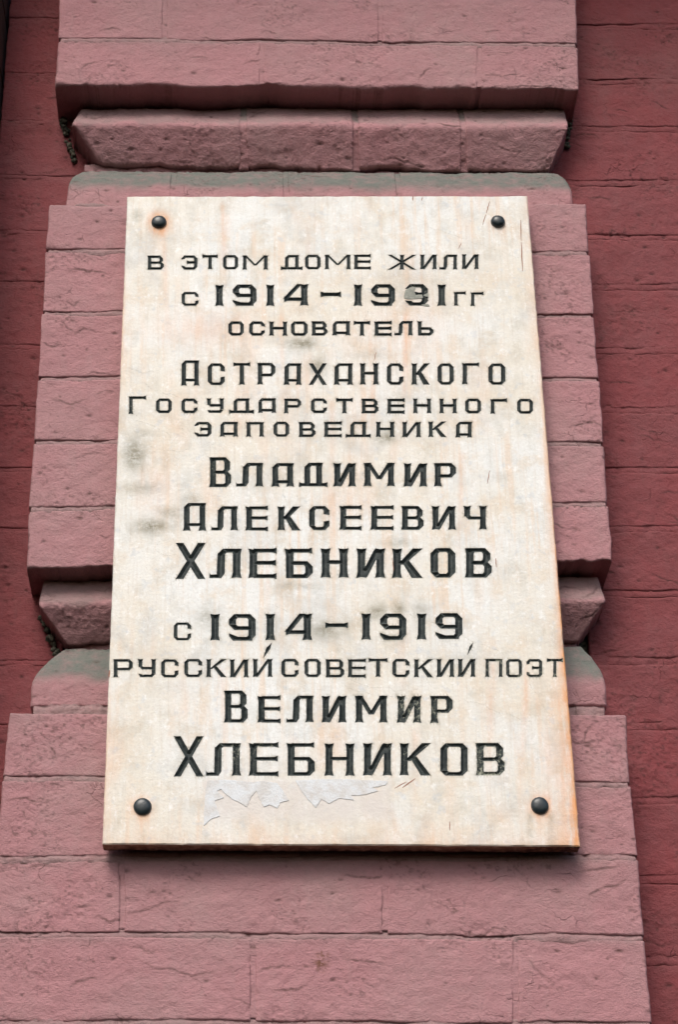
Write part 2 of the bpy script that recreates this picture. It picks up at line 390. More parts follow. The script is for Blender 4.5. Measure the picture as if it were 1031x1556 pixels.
def moulding(yt, yr_, yb, xt, xr, xb, joints, **kw):
    """slanted row of bricks; yt,yr_,yb = photo rows of top contact, nose and foot as (left,right)"""
    zt = kw.pop('zt')
    def pts(side, col=None, off=0):
        if col is None:
            a = at3(xt[side], yt[side], kw_y[0]); b = at3(xr[side], yr_[side], Y1); c = at3(xb[side], yb[side], YF)
        else:
            t = (col - xr[0]) / (xr[1] - xr[0])
            a = at3(col, yt[0] * (1 - t) + yt[1] * t, kw_y[0]); b = at3(col, yr_[0] * (1 - t) + yr_[1] * t, Y1); c = at3(col, yb[0] * (1 - t) + yb[1] * t, YF)
            b[0] += off; c[0] = b[0]; a[0] = b[0]
        a[2] = max(a[2], zt)
        c0 = c + [0, 0, 0]
        return [a, b, c0]
    kw_y = (kw.pop('ytop'),)
    js = [None] + joints + [None]
    for i in range(len(js) - 1):
        L = pts(0) if js[i] is None else pts(0, js[i], .0033)
        R = pts(1) if js[i + 1] is None else pts(0, js[i + 1], -.0033)
        sweep('brick', pil, PINK, L, R, depth=YB, step=.00125, seed=nxt(), rt=.002, rb=.004, rl=.004 if js[i] is None else .0016,
              rr=.004 if js[i + 1] is None else .0016, smooth_prof=3, cracks=4, amp=1.0, dust=(.36, .46, .42), rough_edge=2, pits=8, edgez=.006)
        if js[i + 1] is not None:
            A = [p + [-.006, .0016, 0] for p in pts(0, js[i + 1])]; B = [p + [.006, .0016, 0] for p in pts(0, js[i + 1])]
            sweep('mortar_joint', pil, PINK, A, B, depth=YB, step=.0014, seed=nxt(), cracks=0, rl=.0003, rr=.0003, rt=.0003, rb=.0003, smooth_prof=3, dust=(.3, .46, .8), pits=5, amp=1.6)
zA = at(370, 133, Y0)[1]
moulding((165, 164), (188, 192), (254, 262), (121, 858), (108, 865), (150, 835), [370, 541, 705], zt=zA - .004, ytop=.070)
zC = at(100, 858, Y0)[1]
moulding((880, 877), (917, 915), (981, 977), (66, 911), (57, 922), (101, 881), [260, 430, 610, 780], zt=zC - .003, ytop=.062)

def slope_band(y0, ys, y1, x0, x1, joints, d, **kw):
    """band with a dusty weathered slope on top, then an upright face"""
    def pts(side, col=None, off=0):
        if col is None:
            a = at3(x0[side], y0[side], Y2 - .001); b = at3(x1[side], ys[side], Y1); c = at3(x1[side] + (-1, 1)[side] * 2, y1[side], Y1)
            m = a * .42 + b * .58 + np.array([0, -.003, .003]); m[0] = a[0] * .27 + b[0] * .73
        else:
            t = (col - x1[0]) / (x1[1] - x1[0])
            f = lambda q: q[0] * (1 - t) + q[1] * t
            b = at3(col, f(ys), Y1); a = at3(col, f(y0), Y2 - .001); c = at3(col, f(y1), Y1)
            b[0] += off; a[0] = c[0] = b[0]; m = a * .42 + b * .58 + np.array([0, -.003, .003]); m[0] = b[0]
        return [a, m, b, c]
    js = [None] + joints + [None]
    for i in range(len(js) - 1):
        L = pts(0) if js[i] is None else pts(0, js[i], .003)
        R = pts(1) if js[i + 1] is None else pts(0, js[i + 1], -.003)
        sweep('brick', pil, PINK, L, R, depth=YB, step=.00125, seed=nxt(), rt=.001, rb=.002, rl=.004 if js[i] is None else .001,
              rr=.004 if js[i + 1] is None else .001, smooth_prof=7, cracks=3, dust=d, amp=1.2, **kw)
        if js[i + 1] is not None:
            A = [p + [-.006, .001, 0] for p in pts(0, js[i + 1])]; B = [p + [.006, .001, 0] for p in pts(0, js[i + 1])]
            sweep('mortar_joint', pil, PINK, A, B, depth=YB, step=.0014, seed=nxt(), cracks=0, rl=.0003, rr=.0003, rt=.0003, rb=.0003, dust=d, smooth_prof=4, pits=2)
slope_band((260, 263), (285, 286), (316, 317), (124, 850), (101, 871), [262, 435, 607], (.52, .80, 1.0))
slope_band((986, 983), (1036, 1034), (1074, 1072), (98, 886), (47, 923), [220, 390, 560, 730], (.55, .80, 1.0))
# joint beds at the feet of the two sloped bands
for (yl, yr, l, r) in ((306, 307, 104, 868), (1074, 1072, 50, 921)):
    def Q(px_, yl=yl, yr=yr):
        t = (px_ - 60) / 860.0; y = yl * (1 - t) + yr * t
        return [at3(px_, y - 4, Y1 + .002), at3(px_, y + 1, Y1 + .002), at3(px_, y + 5, Y1 - .0005), at3(px_, y + 22, Y1 - .001)]
    sweep('mortar_joint', pil, PINK, Q(l), Q(r), depth=YB, step=.0013, seed=nxt(), cracks=0, rt=.0003, rb=.0003, rl=.002, rr=.002, dust=(.9, 1.3, .45), pits=14, amp=2.2, edgez=0)
# recess strips behind the two undercuts
for (a, b) in (((250, 262), (262, 275)), ((976, 976), (990, 992))):
    l = 128 if a[0] < 500 else 108; r = 832 if a[0] < 500 else 878
    sweep('mortar_joint', pil, PINK, [at3(l, a[0], Y2 + .002), at3(l, b[0], Y2 + .002)], [at3(r, a[1], Y2 + .002), at3(r, b[1], Y2 + .002)],
          depth=YB, step=.0015, seed=nxt(), cracks=1, pits=10, amp=2)
# main shaft
cj = [(310, 309, 378, 383), (378, 383, 473, 478), (473, 478, 571, 575), (571, 575, 667, 673), (667, 673, 768, 765), (768, 765, 861, 855)]
cg = [[], [[(100, 415), (112, 410), (122, 408), (135, 412), (148, 411), (165, 416)], [(70, 398), (74, 391), (82, 390), (87, 397)], [(98, 456), (112, 464), (122, 455)]],
      [[(66, 490), (85, 484), (97, 490), (104, 500), (115, 506), (128, 498), (145, 503), (166, 506)], [(63, 520), (80, 527), (95, 523)]],
      [[(78, 605), (92, 608), (108, 613), (120, 610), (135, 606)], [(145, 600), (155, 594), (168, 593)]],
      [[(105, 697), (120, 692), (132, 690), (150, 688), (165, 693)]], [[(150, 812), (162, 817), (170, 815)], [(835, 792), (860, 805)]]]
for i, (a, b, c, d) in enumerate(cj):
    course(a, b, c, d, [330, 600] if i % 2 else [200 + 30, 465, 735], cracks=3 if i != 0 else 2, given=cg[i], hidden=True,
           topgap=i > 0, rb=.003 if i == 5 else .0013, rt=.004 if i == 0 else .0016, rough_edge=2.5 if i == 5 else 1.0, edgez=.008 if i == 5 else .0012)
    if i: bedjoint(a, b)
# base of the pilaster
ej = [(1084, 1085, 1181, 1188), (1181, 1188, 1303, 1299), (1303, 1299, 1417, 1421), (1417, 1421, 1551, 1554), (1551, 1554, 1690, 1692), (1690, 1692, 1840, 1840)]
eg = [[[(76, 1135), (82, 1145), (84, 1152)], [(50, 1178), (75, 1180)]], [[(10, 1216), (40, 1215), (70, 1222)]],
      [[(66, 1412), (76, 1404)], [(225, 1358), (240, 1355)], [(890, 1325), (920, 1318), (948, 1315)], [(520, 1330), (560, 1336), (600, 1333)], [(30, 1320), (60, 1316), (90, 1320)]],
      [[(212, 1462), (235, 1473), (262, 1474), (290, 1484), (315, 1480), (335, 1476)], [(390, 1476), (410, 1470), (430, 1468), (447, 1470)], [(800, 1455), (815, 1475), (840, 1490)], [(520, 1458), (560, 1462), (590, 1466)]], [], []]
ejj = [[300, 640], [110 + 350, 800], [185, 586], [385, 784], [180, 590], [390, 790]]
for i, (a, b, c, d) in enumerate(ej):
    course(a, b, c, d, ejj[i], cracks=5 if i in (2, 3) else 3, given=eg[i], topgap=i > 0, hidden=i < 2,
           stains=[(488, 1463, .006), (493, 1452, .004)] if i == 3 else (), rt=.003 if i == 0 else .0016)
    if i: bedjoint(a, b)

# ------------------------------------------------------------------ back wall
wall = thing('brick_wall', 'dark red painted brick wall recessed on both sides of the pink pilaster', 'wall', (0, Y3, -.75))
zr = [at(1000, y, Y3)[1] for y in (38, 121, 193, 275, 358, 434, 530, 621, 712, 802, 899, 1001, 1098, 1212, 1331, 1455)]
dz = (zr[0] - zr[-1]) / 15
zr = [zr[0] + 2 * dz, zr[0] + dz] + zr + [zr[-1] - dz, zr[-1] - 2 * dz]
XC = -.4133
xpl, xpr = -.30, .285
xend = .78
for i in range(len(zr) - 1):
    z0, z1 = zr[i], zr[i + 1]
    off = .13 if i % 2 else 0.0
    xs = [xpr] + [x for x in (.40 + off + .105, .40 + off + .366) if x < xend] + [xend]
    for j in range(len(xs) - 1):
        g = .003 if j else 0
        a, b = xs[j] + g, xs[j + 1] - .003
        nearv = j == 0 or xs[j] < .5
        sweep('brick', wall, RED, [(a, Y3, z0 - .006), (a, Y3, z1)], [(b, Y3, z0 - .006), (b, Y3, z1)], depth=.13, step=.0014 if nearv else .003,
              seed=nxt(), rt=.0035, rb=.0024, rl=.001, rr=.001, cracks=4, pits=7, amp=1.25, given=())
        if j:
            sweep('mortar_joint', wall, RED, [(xs[j] - .006, Y3 + .001, z0), (xs[j] - .006, Y3 + .001, z1)], [(xs[j] + .006, Y3 + .001, z0), (xs[j] + .006, Y3 + .001, z1)],
                  depth=.13, step=.002, seed=nxt(), cracks=0, rl=.0003, rr=.0003, rt=.0003, rb=.0003)
    dp = random.Random(i).uniform(.0004, .0013)
    Q = lambda x, dp=dp: [(x, Y3 + dp, z0 + .004), (x, Y3 + dp, z0 - .0003), (x, Y3 + dp * .3, z0 - .0035), (x, Y3 + .0008, z0 - .0085)]
    sweep('mortar_joint', wall, RED, Q(xpr), Q(xend), depth=.13, step=.0014, seed=nxt(), cracks=0, rt=.0003, rb=.0003, amp=1.5, pits=4)
    # left strip: same courses under thick render-like paint, joints almost filled
    sweep('brick', wall, RED, [(XC, Y3 + .001, z0 - .003), (XC, Y3 + .001, z1)], [(xpl, Y3 + .001, z0 - .003), (xpl, Y3 + .001, z1)], depth=.13, step=.0014,
          seed=nxt(), rt=.0015, rb=.0015, rl=.001, rr=.001, cracks=3, pits=9, amp=1.2, given=[[(10, 278), (30, 280), (52, 277)]] if i == 4 else ())
    Q = lambda x: [(x, Y3 + .0022, z0 + .003), (x, Y3 + .0016, z0 - .0005), (x, Y3 + .0012, z0 - .003), (x, Y3 + .0015, z0 - .006)]
    sweep('mortar_joint', wall, RED, Q(XC), Q(xpl), depth=.13, step=.0014, seed=nxt(), cracks=0, rt=.0003, rb=.0003, amp=1.2, pits=2)
def boxmesh(name, parent, mat, x0, x1, y0, y1, z0, z1):
    v = [(x, y, z) for x in (x0, x1) for y in (y0, y1) for z in (z0, z1)]
    f = [(0, 1, 3, 2), (4, 6, 7, 5), (0, 4, 5, 1), (2, 3, 7, 6), (0, 2, 6, 4), (1, 5, 7, 3)]
    return mesh_obj(name, v, f, mat, parent)
boxmesh('wall_core', wall, MORT, -.40, .775, .106, .30, zr[-1] + .005, zr[0] - .01)
# unseen shading ledge, added above the frame; keeps high light off the top courses
boxmesh('added_shade_ledge', wall, RED, -.9, 1.1, -.34, .12, 1.22, 1.36)
# projecting wall at the far left, seen only as a dark sliver
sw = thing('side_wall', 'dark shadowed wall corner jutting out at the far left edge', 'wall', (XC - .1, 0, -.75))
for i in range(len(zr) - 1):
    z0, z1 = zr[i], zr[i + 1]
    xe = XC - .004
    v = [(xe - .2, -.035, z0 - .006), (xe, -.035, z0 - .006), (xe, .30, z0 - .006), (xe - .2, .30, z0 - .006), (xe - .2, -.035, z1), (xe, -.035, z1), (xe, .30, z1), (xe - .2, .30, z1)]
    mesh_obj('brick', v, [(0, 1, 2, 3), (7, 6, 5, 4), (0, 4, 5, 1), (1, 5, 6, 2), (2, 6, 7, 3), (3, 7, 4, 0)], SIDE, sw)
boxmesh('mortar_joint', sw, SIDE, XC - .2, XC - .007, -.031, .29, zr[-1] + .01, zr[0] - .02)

# loose dirty mortar in the crevices beside the undercuts
def crumbs(px0, py0, px1, py1, Ya, n, parent, r=.0035, sd=1):
    rng = np.random.RandomState(sd); V = []; F = []
    for k in range(n):
        t = rng.rand(); c = at3(px0 + (px1 - px0) * t + rng.uniform(-3, 3), py0 + (py1 - py0) * t, Ya + rng.uniform(-.004, .004))
        rr = r * rng.uniform(.5, 1.3); b = len(V)
        ico = [(0, 0, 1), (.9, 0, .4), (.28, .85, .4), (-.72, .53, .4), (-.72, -.53, .4), (.28, -.85, .4), (.72, .53, -.4), (-.28, .85, -.4), (-.9, 0, -.4), (-.28, -.85, -.4), (.72, -.53, -.4), (0, 0, -1)]
        for p in ico: V.append(c + np.array(p) * rr * rng.uniform(.7, 1.3))
        for f in [(0, 1, 2), (0, 2, 3), (0, 3, 4), (0, 4, 5), (0, 5, 1), (1, 6, 2), (2, 7, 3), (3, 8, 4), (4, 9, 5), (5, 10, 1), (2, 6, 7), (3, 7, 8), (4, 8, 9), (5, 9, 10), (1, 10, 6), (7, 6, 11), (8, 7, 11), (9, 8, 11), (10, 9, 11), (6, 10, 11)]:
            F.append(tuple(q + b for q in f))
    o = mesh_obj('mortar_crumbs', V, F, MORT, parent, [True] * len(F)); o['kind'] = 'stuff'
crumbs(92, 168, 112, 250, .092, 45, wall, sd=2)
crumbs(64, 935, 88, 1000, .092, 40, wall, sd=3)
crumbs(868, 178, 862, 225, .092, 22, wall, sd=4)

# ------------------------------------------------------------------ lettering
def glyph(ch, w, h, v, t):
    """stroke polygons of one cut letter in a box w x h (x right, y down); v, t = thickness of upright and level strokes"""
    P = []
    def VS(x, a, b, fa=1, fb=1):
        f = v * .17; q = v * .75
        L, R = [], []
        if fa: L += [(x - f, a), (x, a + q)]; R += [(x + v, a + q), (x + v + f, a)]
        else: L += [(x, a)]; R += [(x + v, a)]
        if fb: L += [(x, b - q), (x - f, b)]; R = [(x + v + f, b), (x + v, b - q)] + R
        else: L += [(x, b)]; R = [(x + v, b)] + R
        if fb: L += [(x + v / 2, b - v * .10)]
        if fa: R += [(x + v / 2, a + v * .10)]
        P.append(L + R)
    def HS(y, a, b, fa=0, fb=1):
        f = t * .28; q = t * 1.0
        T, B = [], []
        T = [(a, y - (f if fa else 0))] + ([(a + q, y)] if fa else []) + ([(b - q, y)] if fb else []) + [(b, y - (f if fb else 0))]
        B = [(b, y + t + (f if fb else 0))] + ([(b - q, y + t)] if fb else []) + ([(a + q, y + t)] if fa else []) + [(a, y + t + (f if fa else 0))]
        P.append(T + B)
    def RG(x0, y0, x1, y1, c=(1, 1, 1, 1), skip='', gap=None):
        ca = min(v, t * 1.6) * .85
        k = [ca if q else .01 for q in c]; ii = [max(q * .3, .01) for q in k]
        O = [(x0, y0 + k[0]), (x0 + k[0], y0), (x1 - k[1], y0), (x1, y0 + k[1]), (x1, y1 - k[2]), (x1 - k[2], y1), (x0 + k[3], y1), (x0, y1 - k[3])]
        X0, Y0_, X1, Y1_ = x0 + v, y0 + t, x1 - v, y1 - t
        I = [(X0, Y0_ + ii[0]), (X0 + ii[0], Y0_), (X1 - ii[1], Y0_), (X1, Y0_ + ii[1]), (X1, Y1_ - ii[2]), (X1 - ii[2], Y1_), (X0 + ii[3], Y1_), (X0, Y1_ - ii[3])]
        nm = ['a', 'T', 'b', 'R', 'c', 'B', 'd', 'L']
        for i in range(8):
            j = (i + 1) % 8
            if nm[i] in skip: continue
            if gap and nm[i] in gap[0]:
                g0, g1 = gap[1], gap[2]
                if nm[i] == 'R':
                    P.append([O[i], (x1, g0), (X1, g0 - t * .3), I[i]]); P.append([(x1, g1), O[j], I[j], (X1, g1 + t * .3)])
                else:
                    P.append([(x0, g1), O[i], I[i], (X0, g1 + t * .3)]); P.append([O[j], (x0, g0), (X0, g0 - t * .3), I[j]])
                continue
            P.append([O[i], O[j], I[j], I[i]])
    def DG(x0, y0, x1, y1, wd, f0=0, f1=0):
        a = wd / 2
        P.append([(x0 - a - f0, y0), (x0 + a + f0, y0), (x1 + a + f1, y1), (x1 - a - f1, y1)])
    c = ch
    if c == 'О': RG(0, 0, w, h)
    elif c == 'С': RG(0, 0, w, h, c=(1, 1, 1, 1), gap=('R', h * .38, h * .60))
    elif c in 'ЭЗ':
        RG(0, 0, w, h, gap=('L', h * .30, h * .70)); HS(h * .47 - t * .4, w * .34, w - v * .6, 1, 0)
    elif c == 'В':
        VS(0, 0, h); RG(0, 0, w * .95, h * .5 + t / 2, c=(0, 1, 1, 0), skip='Lad'); RG(0, h * .5 - t / 2, w, h, c=(0, 1, 1, 0), skip='Lad')
    elif c == 'Р': VS(0, 0, h); RG(0, 0, w, h * .62, c=(0, 1, 1, 0), skip='Lad')
    elif c == 'Б': VS(0, 0, h, 1, 0); HS(0, v * .5, w * .98); RG(0, h * .42, w, h, c=(0, 1, 1, 0), skip='Lad')
    elif c == 'Ь': VS(0, 0, h, 1, 0); RG(0, h * .42, w, h, c=(0, 1, 1, 0), skip='Lad')
    elif c == 'А':
        RG(0, 0, w, h * 1.0, c=(1, 0, 0, 0), skip='LRBbcd'); VS(0, t * 1.2, h, 0, 1); VS(w - v, 0, h, 1, 1); HS(h * .72, v * .5, w - v * .5, 0, 0)
    elif c == 'П': VS(0, 0, h); VS(w - v, 0, h); HS(0, v * .5, w - v * .5, 0, 0)
    elif c == 'Л':
        a = w * .26; RG(a, 0, w, h, c=(1, 0, 0, 0), skip='LRBbcd'); VS(w - v, 0, h)
        P.append([(a, t * 1.1), (a + v, t * 1.1), (a + v * .95, h - t * 1.2), (a + v * .5, h), (a - v * .1, h), (a - v * .1, h - t * 1.3)])
        P.append([(0, h - t * 1.35), (w * .04, h - t * .9), (a + v * .3, h - t), (a + v * .5, h), (0, h)])
    elif c == 'Д':
        a = w * .19; b = w * .81 - v
        RG(a, 0, w * .81, h, c=(1, 0, 0, 0), skip='LRBbcd'); VS(a, t * 1.1, h - t * .5, 0, 0); VS(b, 0, h - t * .5, 1, 0); HS(h - t, 0, w, 1, 1)
    elif c == 'Т': HS(0, 0, w, 1, 1); VS(w / 2 - v / 2, t * .4, h, 0, 1)
    elif c == 'Е': VS(0, 0, h, 1, 1); HS(0, v * .5, w); HS(h * .48 - t / 2, v * .5, w * .98); HS(h - t, v * .5, w)
    elif c == 'Н': VS(0, 0, h); VS(w - v, 0, h); HS(h * .47 - t / 2, v * .5, w - v * .5, 0, 0)
    elif c in 'ИЙ': VS(0, 0, h); VS(w - v, 0, h); DG(w - v * .8, h * .03, v * .8, h * .97, v * .95)
    elif c == 'К':
        VS(0, 0, h); DG(w - v * .4, 0, v * 1.0, h * .55, v * .85, v * .25, 0); DG(w * .42, h * .40, w - v * .45, h, v * 1.05, 0, v * .2)
    elif c == 'М': VS(0, 0, h); VS(w - v, 0, h); DG(v * .6, 0, w * .5, h * .70, v * .8); DG(w - v * .6, 0, w * .5, h * .70, v * .8)
    elif c == 'Х': DG(v * .42, 0, w - v * .42, h, v * .78, v * .12, v * .12); DG(w - v * .42, 0, v * .42, h, v * .78, v * .12, v * .12)
    elif c == 'Ж': VS(w / 2 - v / 2, 0, h); DG(v * .5, 0, w - v * .5, h, v * .8, v * .2, v * .2); DG(w - v * .5, 0, v * .5, h, v * .8, v * .2, v * .2)
    elif c == 'У':
        VS(0, 0, h * .45, 1, 0); RG(0, -h * .2, w, h * .58, c=(0, 0, 0, 1), skip='LTRabcd'); P.append([(0, h * .40), (v, h * .40), (v * 1.4, h * .58 - t), (v * .9, h * .58)])
        RG(0, 0, w, h, c=(0, 0, 1, 1), skip='LTabdR'); VS(w - v, 0, h - t * 1.3, 1, 0); P.append([(0, h * .8), (v * 1.1, h - t), (v * 1.1, h), (v * .4, h)])
    elif c == 'Ч':
        VS(0, 0, h * .45, 1, 0); HS(h * .58 - t, v * .9, w - v * .5, 0, 0); P.append([(0, h * .40), (v, h * .40), (v * 1.2, h * .58 - t), (v * 1.0, h * .58), (v * .7, h * .58)]); VS(w - v, 0, h)
    elif c == 'Г': VS(0, 0, h); HS(0, v * .5, w)
    elif c == '1':
        VS((w - v) / 2, 0, h)
    elif c == '9':
        RG(0, 0, w, h * .60, c=(1, 1, 0, 1), skip='Rbc'); RG(0, 0, w, h, c=(0, 1, 1, 1), skip='LTBad')
        P.append([(0, h * .72), (v * 1.3, h - t), (w - v * .4, h - t), (w - v * .5, h), (v * .55, h), (0, h - t * 1.2)])
    elif c == '3':
        RG(0, 0, w, h, gap=('L', h * .20, h * .74)); HS(h * .47 - t * .5, w * .42, w - v * .6, 1, 0)
    elif c == '4':
        DG(w * .68, 0, v * .42, h * .68, v * .85); HS(h * .62, v * .2, w - v * .5, 1, 0); VS(w - v, 0, h)
    elif c == '-': HS(0, 0, w, 1, 1)
    elif c == "'": P.append([(w, 0), (w * .35, h * .35), (0, h), (w * .05, h), (w * .8, h * .42)])
    # nudge so that no two stroke edges coincide
    return P

ROWS = []   # (char, x0, x1, ytop, ybot, v, t, wear)
def row(s, xs, yl, yr, v, t, wear=0.0, first=None, fv=None):
    """s letters, xs (x0,x1) photo columns, yl/yr = (top,bottom) at left and right end"""
    xa, xb = xs[0][0], xs[-1][1]
    for i, (ch, (a, b)) in enumerate(zip(s, xs)):
        tt = ((a + b) / 2 - xa) / (xb - xa)
        y0 = yl[0] * (1 - tt) + yr[0] * tt; y1 = yl[1] * (1 - tt) + yr[1] * tt
        vv, th = v, t
        if first and i == 0: y0, y1 = first; vv = fv or v
        ROWS.append([ch, a, b, y0, y1, vv, th, wear])
row('ВЭТОМДОМЕЖИЛИ', [(224.7, 249), (275.6, 300), (307.6, 331), (339, 362), (369.4, 406.6), (427, 460.3), (463.9, 487.5), (494.5, 532.6), (539, 564), (589.9, 632.8), (639.8, 663.8), (668.3, 694.9), (703.2, 727.5)], (388.3, 409.8), (386.4, 409.4), 5.2, 3.8)
row('С', [(276, 301.6)], (443.7, 464.8), (443.7, 464.8), 5, 3.6)
row('1914', [(327.2, 339.7), (353.7, 389.9), (404.6, 417.1), (430, 467.4)], (433, 465.2), (431.8, 464.8), 9.6, 5.4)
row('-', [(487.5, 518.8)], (445, 451.5), (445, 451.5), 5, 5.6)
row('193', [(538, 550.8), (564.3, 600.8), (616, 651)], (431.8, 464.8), (431.8, 464.8), 9.8, 5.4)
row('1', [(665.4, 678.2)], (431.8, 464.8), (431.8, 464.8), 9.8, 5.4)
row('ГГ', [(691, 708.6), (716.6, 735.5)], (443.8, 465), (443.8, 465), 5, 3.6)
row('ОСНОВАТЕЛЬ'.replace('О', 'О', 1) if False else 'ОСНОВАТЕЛЬ', [(347, 370.7), (378.7, 402.7), (410, 436), (442.4, 467.7), (474.4, 498), (506, 531.9), (538, 563), (570, 596), (599.8, 627), (635.6, 659.3)], (488.6, 510.4), (487.8, 510), 5.6, 4.2)
row('АСТРАХАНСКОГО', [(276, 301.9), (315.6, 341.6), (354.7, 380.6), (392, 418.7), (432.5, 457.5), (470, 496.5), (508.7, 535.8), (548.4, 574.9), (588.4, 613.6), (626.8, 651.9), (665.5, 690.3), (703.8, 728.6), (742.9, 768.7)], (551.8, 585.2), (552, 584.3), 6.6, 4.2, first=(547.3, 586))
row('ГОСУДАРСТВЕННОГО', [(196, 222), (237, 261), (275.6, 300), (315, 339.7), (348, 386), (393, 419), (432.5, 458), (472.8, 497), (511, 536.5), (550.4, 575.5), (589.5, 615.6), (629, 655.3), (669, 694.3), (707.6, 731.7), (746.6, 771.4), (786.7, 810.8)], (605.2, 627.6), (606, 628.8), 5.4, 4.2, first=(602, 629))
row('ЗАПОВЕДНИКА', [(295.5, 321.4), (334.9, 361), (374.9, 400.5), (415.8, 439.8), (454.9, 479.9), (493.4, 519.9), (525.6, 564), (572.5, 599.3), (612.5, 639.4), (652.3, 677.7), (693.7, 717.4)], (641.4, 663.8), (640.6, 664.8), 5.8, 4.0)
row('ВЛАДИМИР', [(319.3, 351.3), (358.9, 398.8), (414, 445.6), (454.5, 498), (508.4, 540), (554.5, 599), (615.3, 648.4), (661.4, 693.8)], (703.2, 739.4), (703.6, 739.3), 9.0, 5.0, first=(694.8, 740.4))
row('АЛЕКСЕЕВИЧ', [(279.4, 312), (321, 360.2), (374.4, 407.4), (423.2, 454.5), (470, 501), (517.6, 550), (564.8, 598.7), (611.6, 644.4), (658, 692), (706.3, 739)], (769.4, 806.3), (768.6, 804.8), 8.8, 4.8, first=(764.4, 807))
row('ХЛЕБНИКОВ', [(267.9, 311.4), (318.3, 365.5), (379.3, 420.5), (434.7, 475.6), (489.4, 528.3), (543.8, 584), (598, 640), (654.7, 692.7), (709, 748)], (833.7, 878.5), (833, 878), 11.6, 6.0, first=(825, 880))
row('С', [(264, 290.5)], (946.3, 973.5), (946.3, 973.5), 5.6, 3.8)
row('1914', [(320, 333.6), (347.9, 388.6), (403.6, 418.2), (432.4, 472.8)], (933, 973.6), (932.5, 973), 11.0, 6.0)
row('-', [(494.5, 529.3)], (947, 953), (947, 953), 5, 5.8)
row('1919', [(549.4, 564.2), (578, 618), (634.4, 648.3), (662.3, 703.4)], (932, 972.5), (932, 971.5), 11.0, 6.0)
row('РУССКИЙСОВЕТСКИЙПОЭТ', [(172.7, 201.6), (210.4, 236.2), (244.7, 271.2), (280, 307.2), (314.3, 342.8), (350.3, 377), (385.2, 413.4), (427.7, 454), (463, 487.7), (496, 523.4), (529.7, 556.4), (560.7, 589.4), (596.8, 622.7), (630.5, 657.3), (665, 690.2), (697.2, 722.4), (738.7, 764), (770, 794), (801, 824.8), (831.8, 856.3)], (1001.7, 1029.3), (1001.2, 1029), 5.8, 4.0)
row("'", [(400, 413.5)], (976, 999.5), (976, 999.5), 4, 3)
row("'", [(710.8, 719.8)], (976, 995), (976, 995), 4, 3)
row('ВЕЛИМИР', [(342, 376.4), (392.7, 426.6), (435.5, 475.5), (490.5, 525.4), (541.3, 587.8), (605, 639.4), (655.7, 688.7)], (1057.3, 1097.4), (1057.4, 1099), 9.6, 5.0, first=(1049, 1097.7))
row('ХЛЕБНИКОВ', [(264.7, 308.5), (313, 364.5), (380, 423.3), (437.5, 478.6), (495, 537.4), (553.7, 594.5), (609.5, 652.7), (669.8, 711.4), (725.2, 767.6)], (1129, 1178.8), (1129.3, 1178.6), 10.6, 5.6, first=(1118.7, 1180))

plq = thing('memorial_plaque', 'cream marble memorial plaque with engraved black Cyrillic lettering and four dark bolts', 'plaque', (0, .01, -.405))
YP = 0.0
def pip(pts, poly):
    """points inside polygon (even-odd), vectorised"""
    x, y = pts[:, 0], pts[:, 1]; ins = np.zeros(len(pts), bool); n = len(poly)
    for i in range(n):
        x0, y0 = poly[i]; x1, y1 = poly[(i + 1) % n]
        if y0 == y1: continue
        c = ((y0 > y) != (y1 > y)) & (x < (x1 - x0) * (y - y0) / (y1 - y0) + x0); ins ^= c
    return ins
def pinloops(pts, loops):
    ins = np.zeros(len(pts), bool)
    for l in loops: ins ^= pip(pts, l)
    return ins
def cdt(verts, edges):
    r = delaunay_2d_cdt([Vector((float(a), float(b))) for a, b in verts], edges, [], 0, 1e-4)
    return np.array([(v.x, v.y) for v in r[0]]), [tuple(f) for f in r[2]]
def union_loops(polys):
    vs, es = [], []
    for p in polys:
        b = len(vs); vs += p; es += [(b + i, b + (i + 1) % len(p)) for i in range(len(p))]
    V, F = cdt(vs, es)
    C = np.array([V[list(f)].mean(0) for f in F]); ins = np.zeros(len(F), bool)
    for p in polys: ins |= pip(C, p)
    cnt = {}
    for f, k in zip(F, ins):
        if not k: continue
        for i in range(3):
            a, b = f[i], f[(i + 1) % 3]
            if (b, a) in cnt: del cnt[(b, a)]
            else: cnt[(a, b)] = 1
    nx = {}
    for a, b in cnt: nx.setdefault(a, []).append(b)
    loops = []
    while nx:
        s = next(iter(nx)); cur = s; lp = []
        while True:
            lp.append(cur); l = nx[cur]; n_ = l.pop()
            if not l: del nx[cur]
            cur = n_
            if cur == s or cur not in nx: break
        if len(lp) > 2: loops.append(V[lp])
    return loops
allloops = []     # in mm on the plaque plane
rng = np.random.RandomState(3)
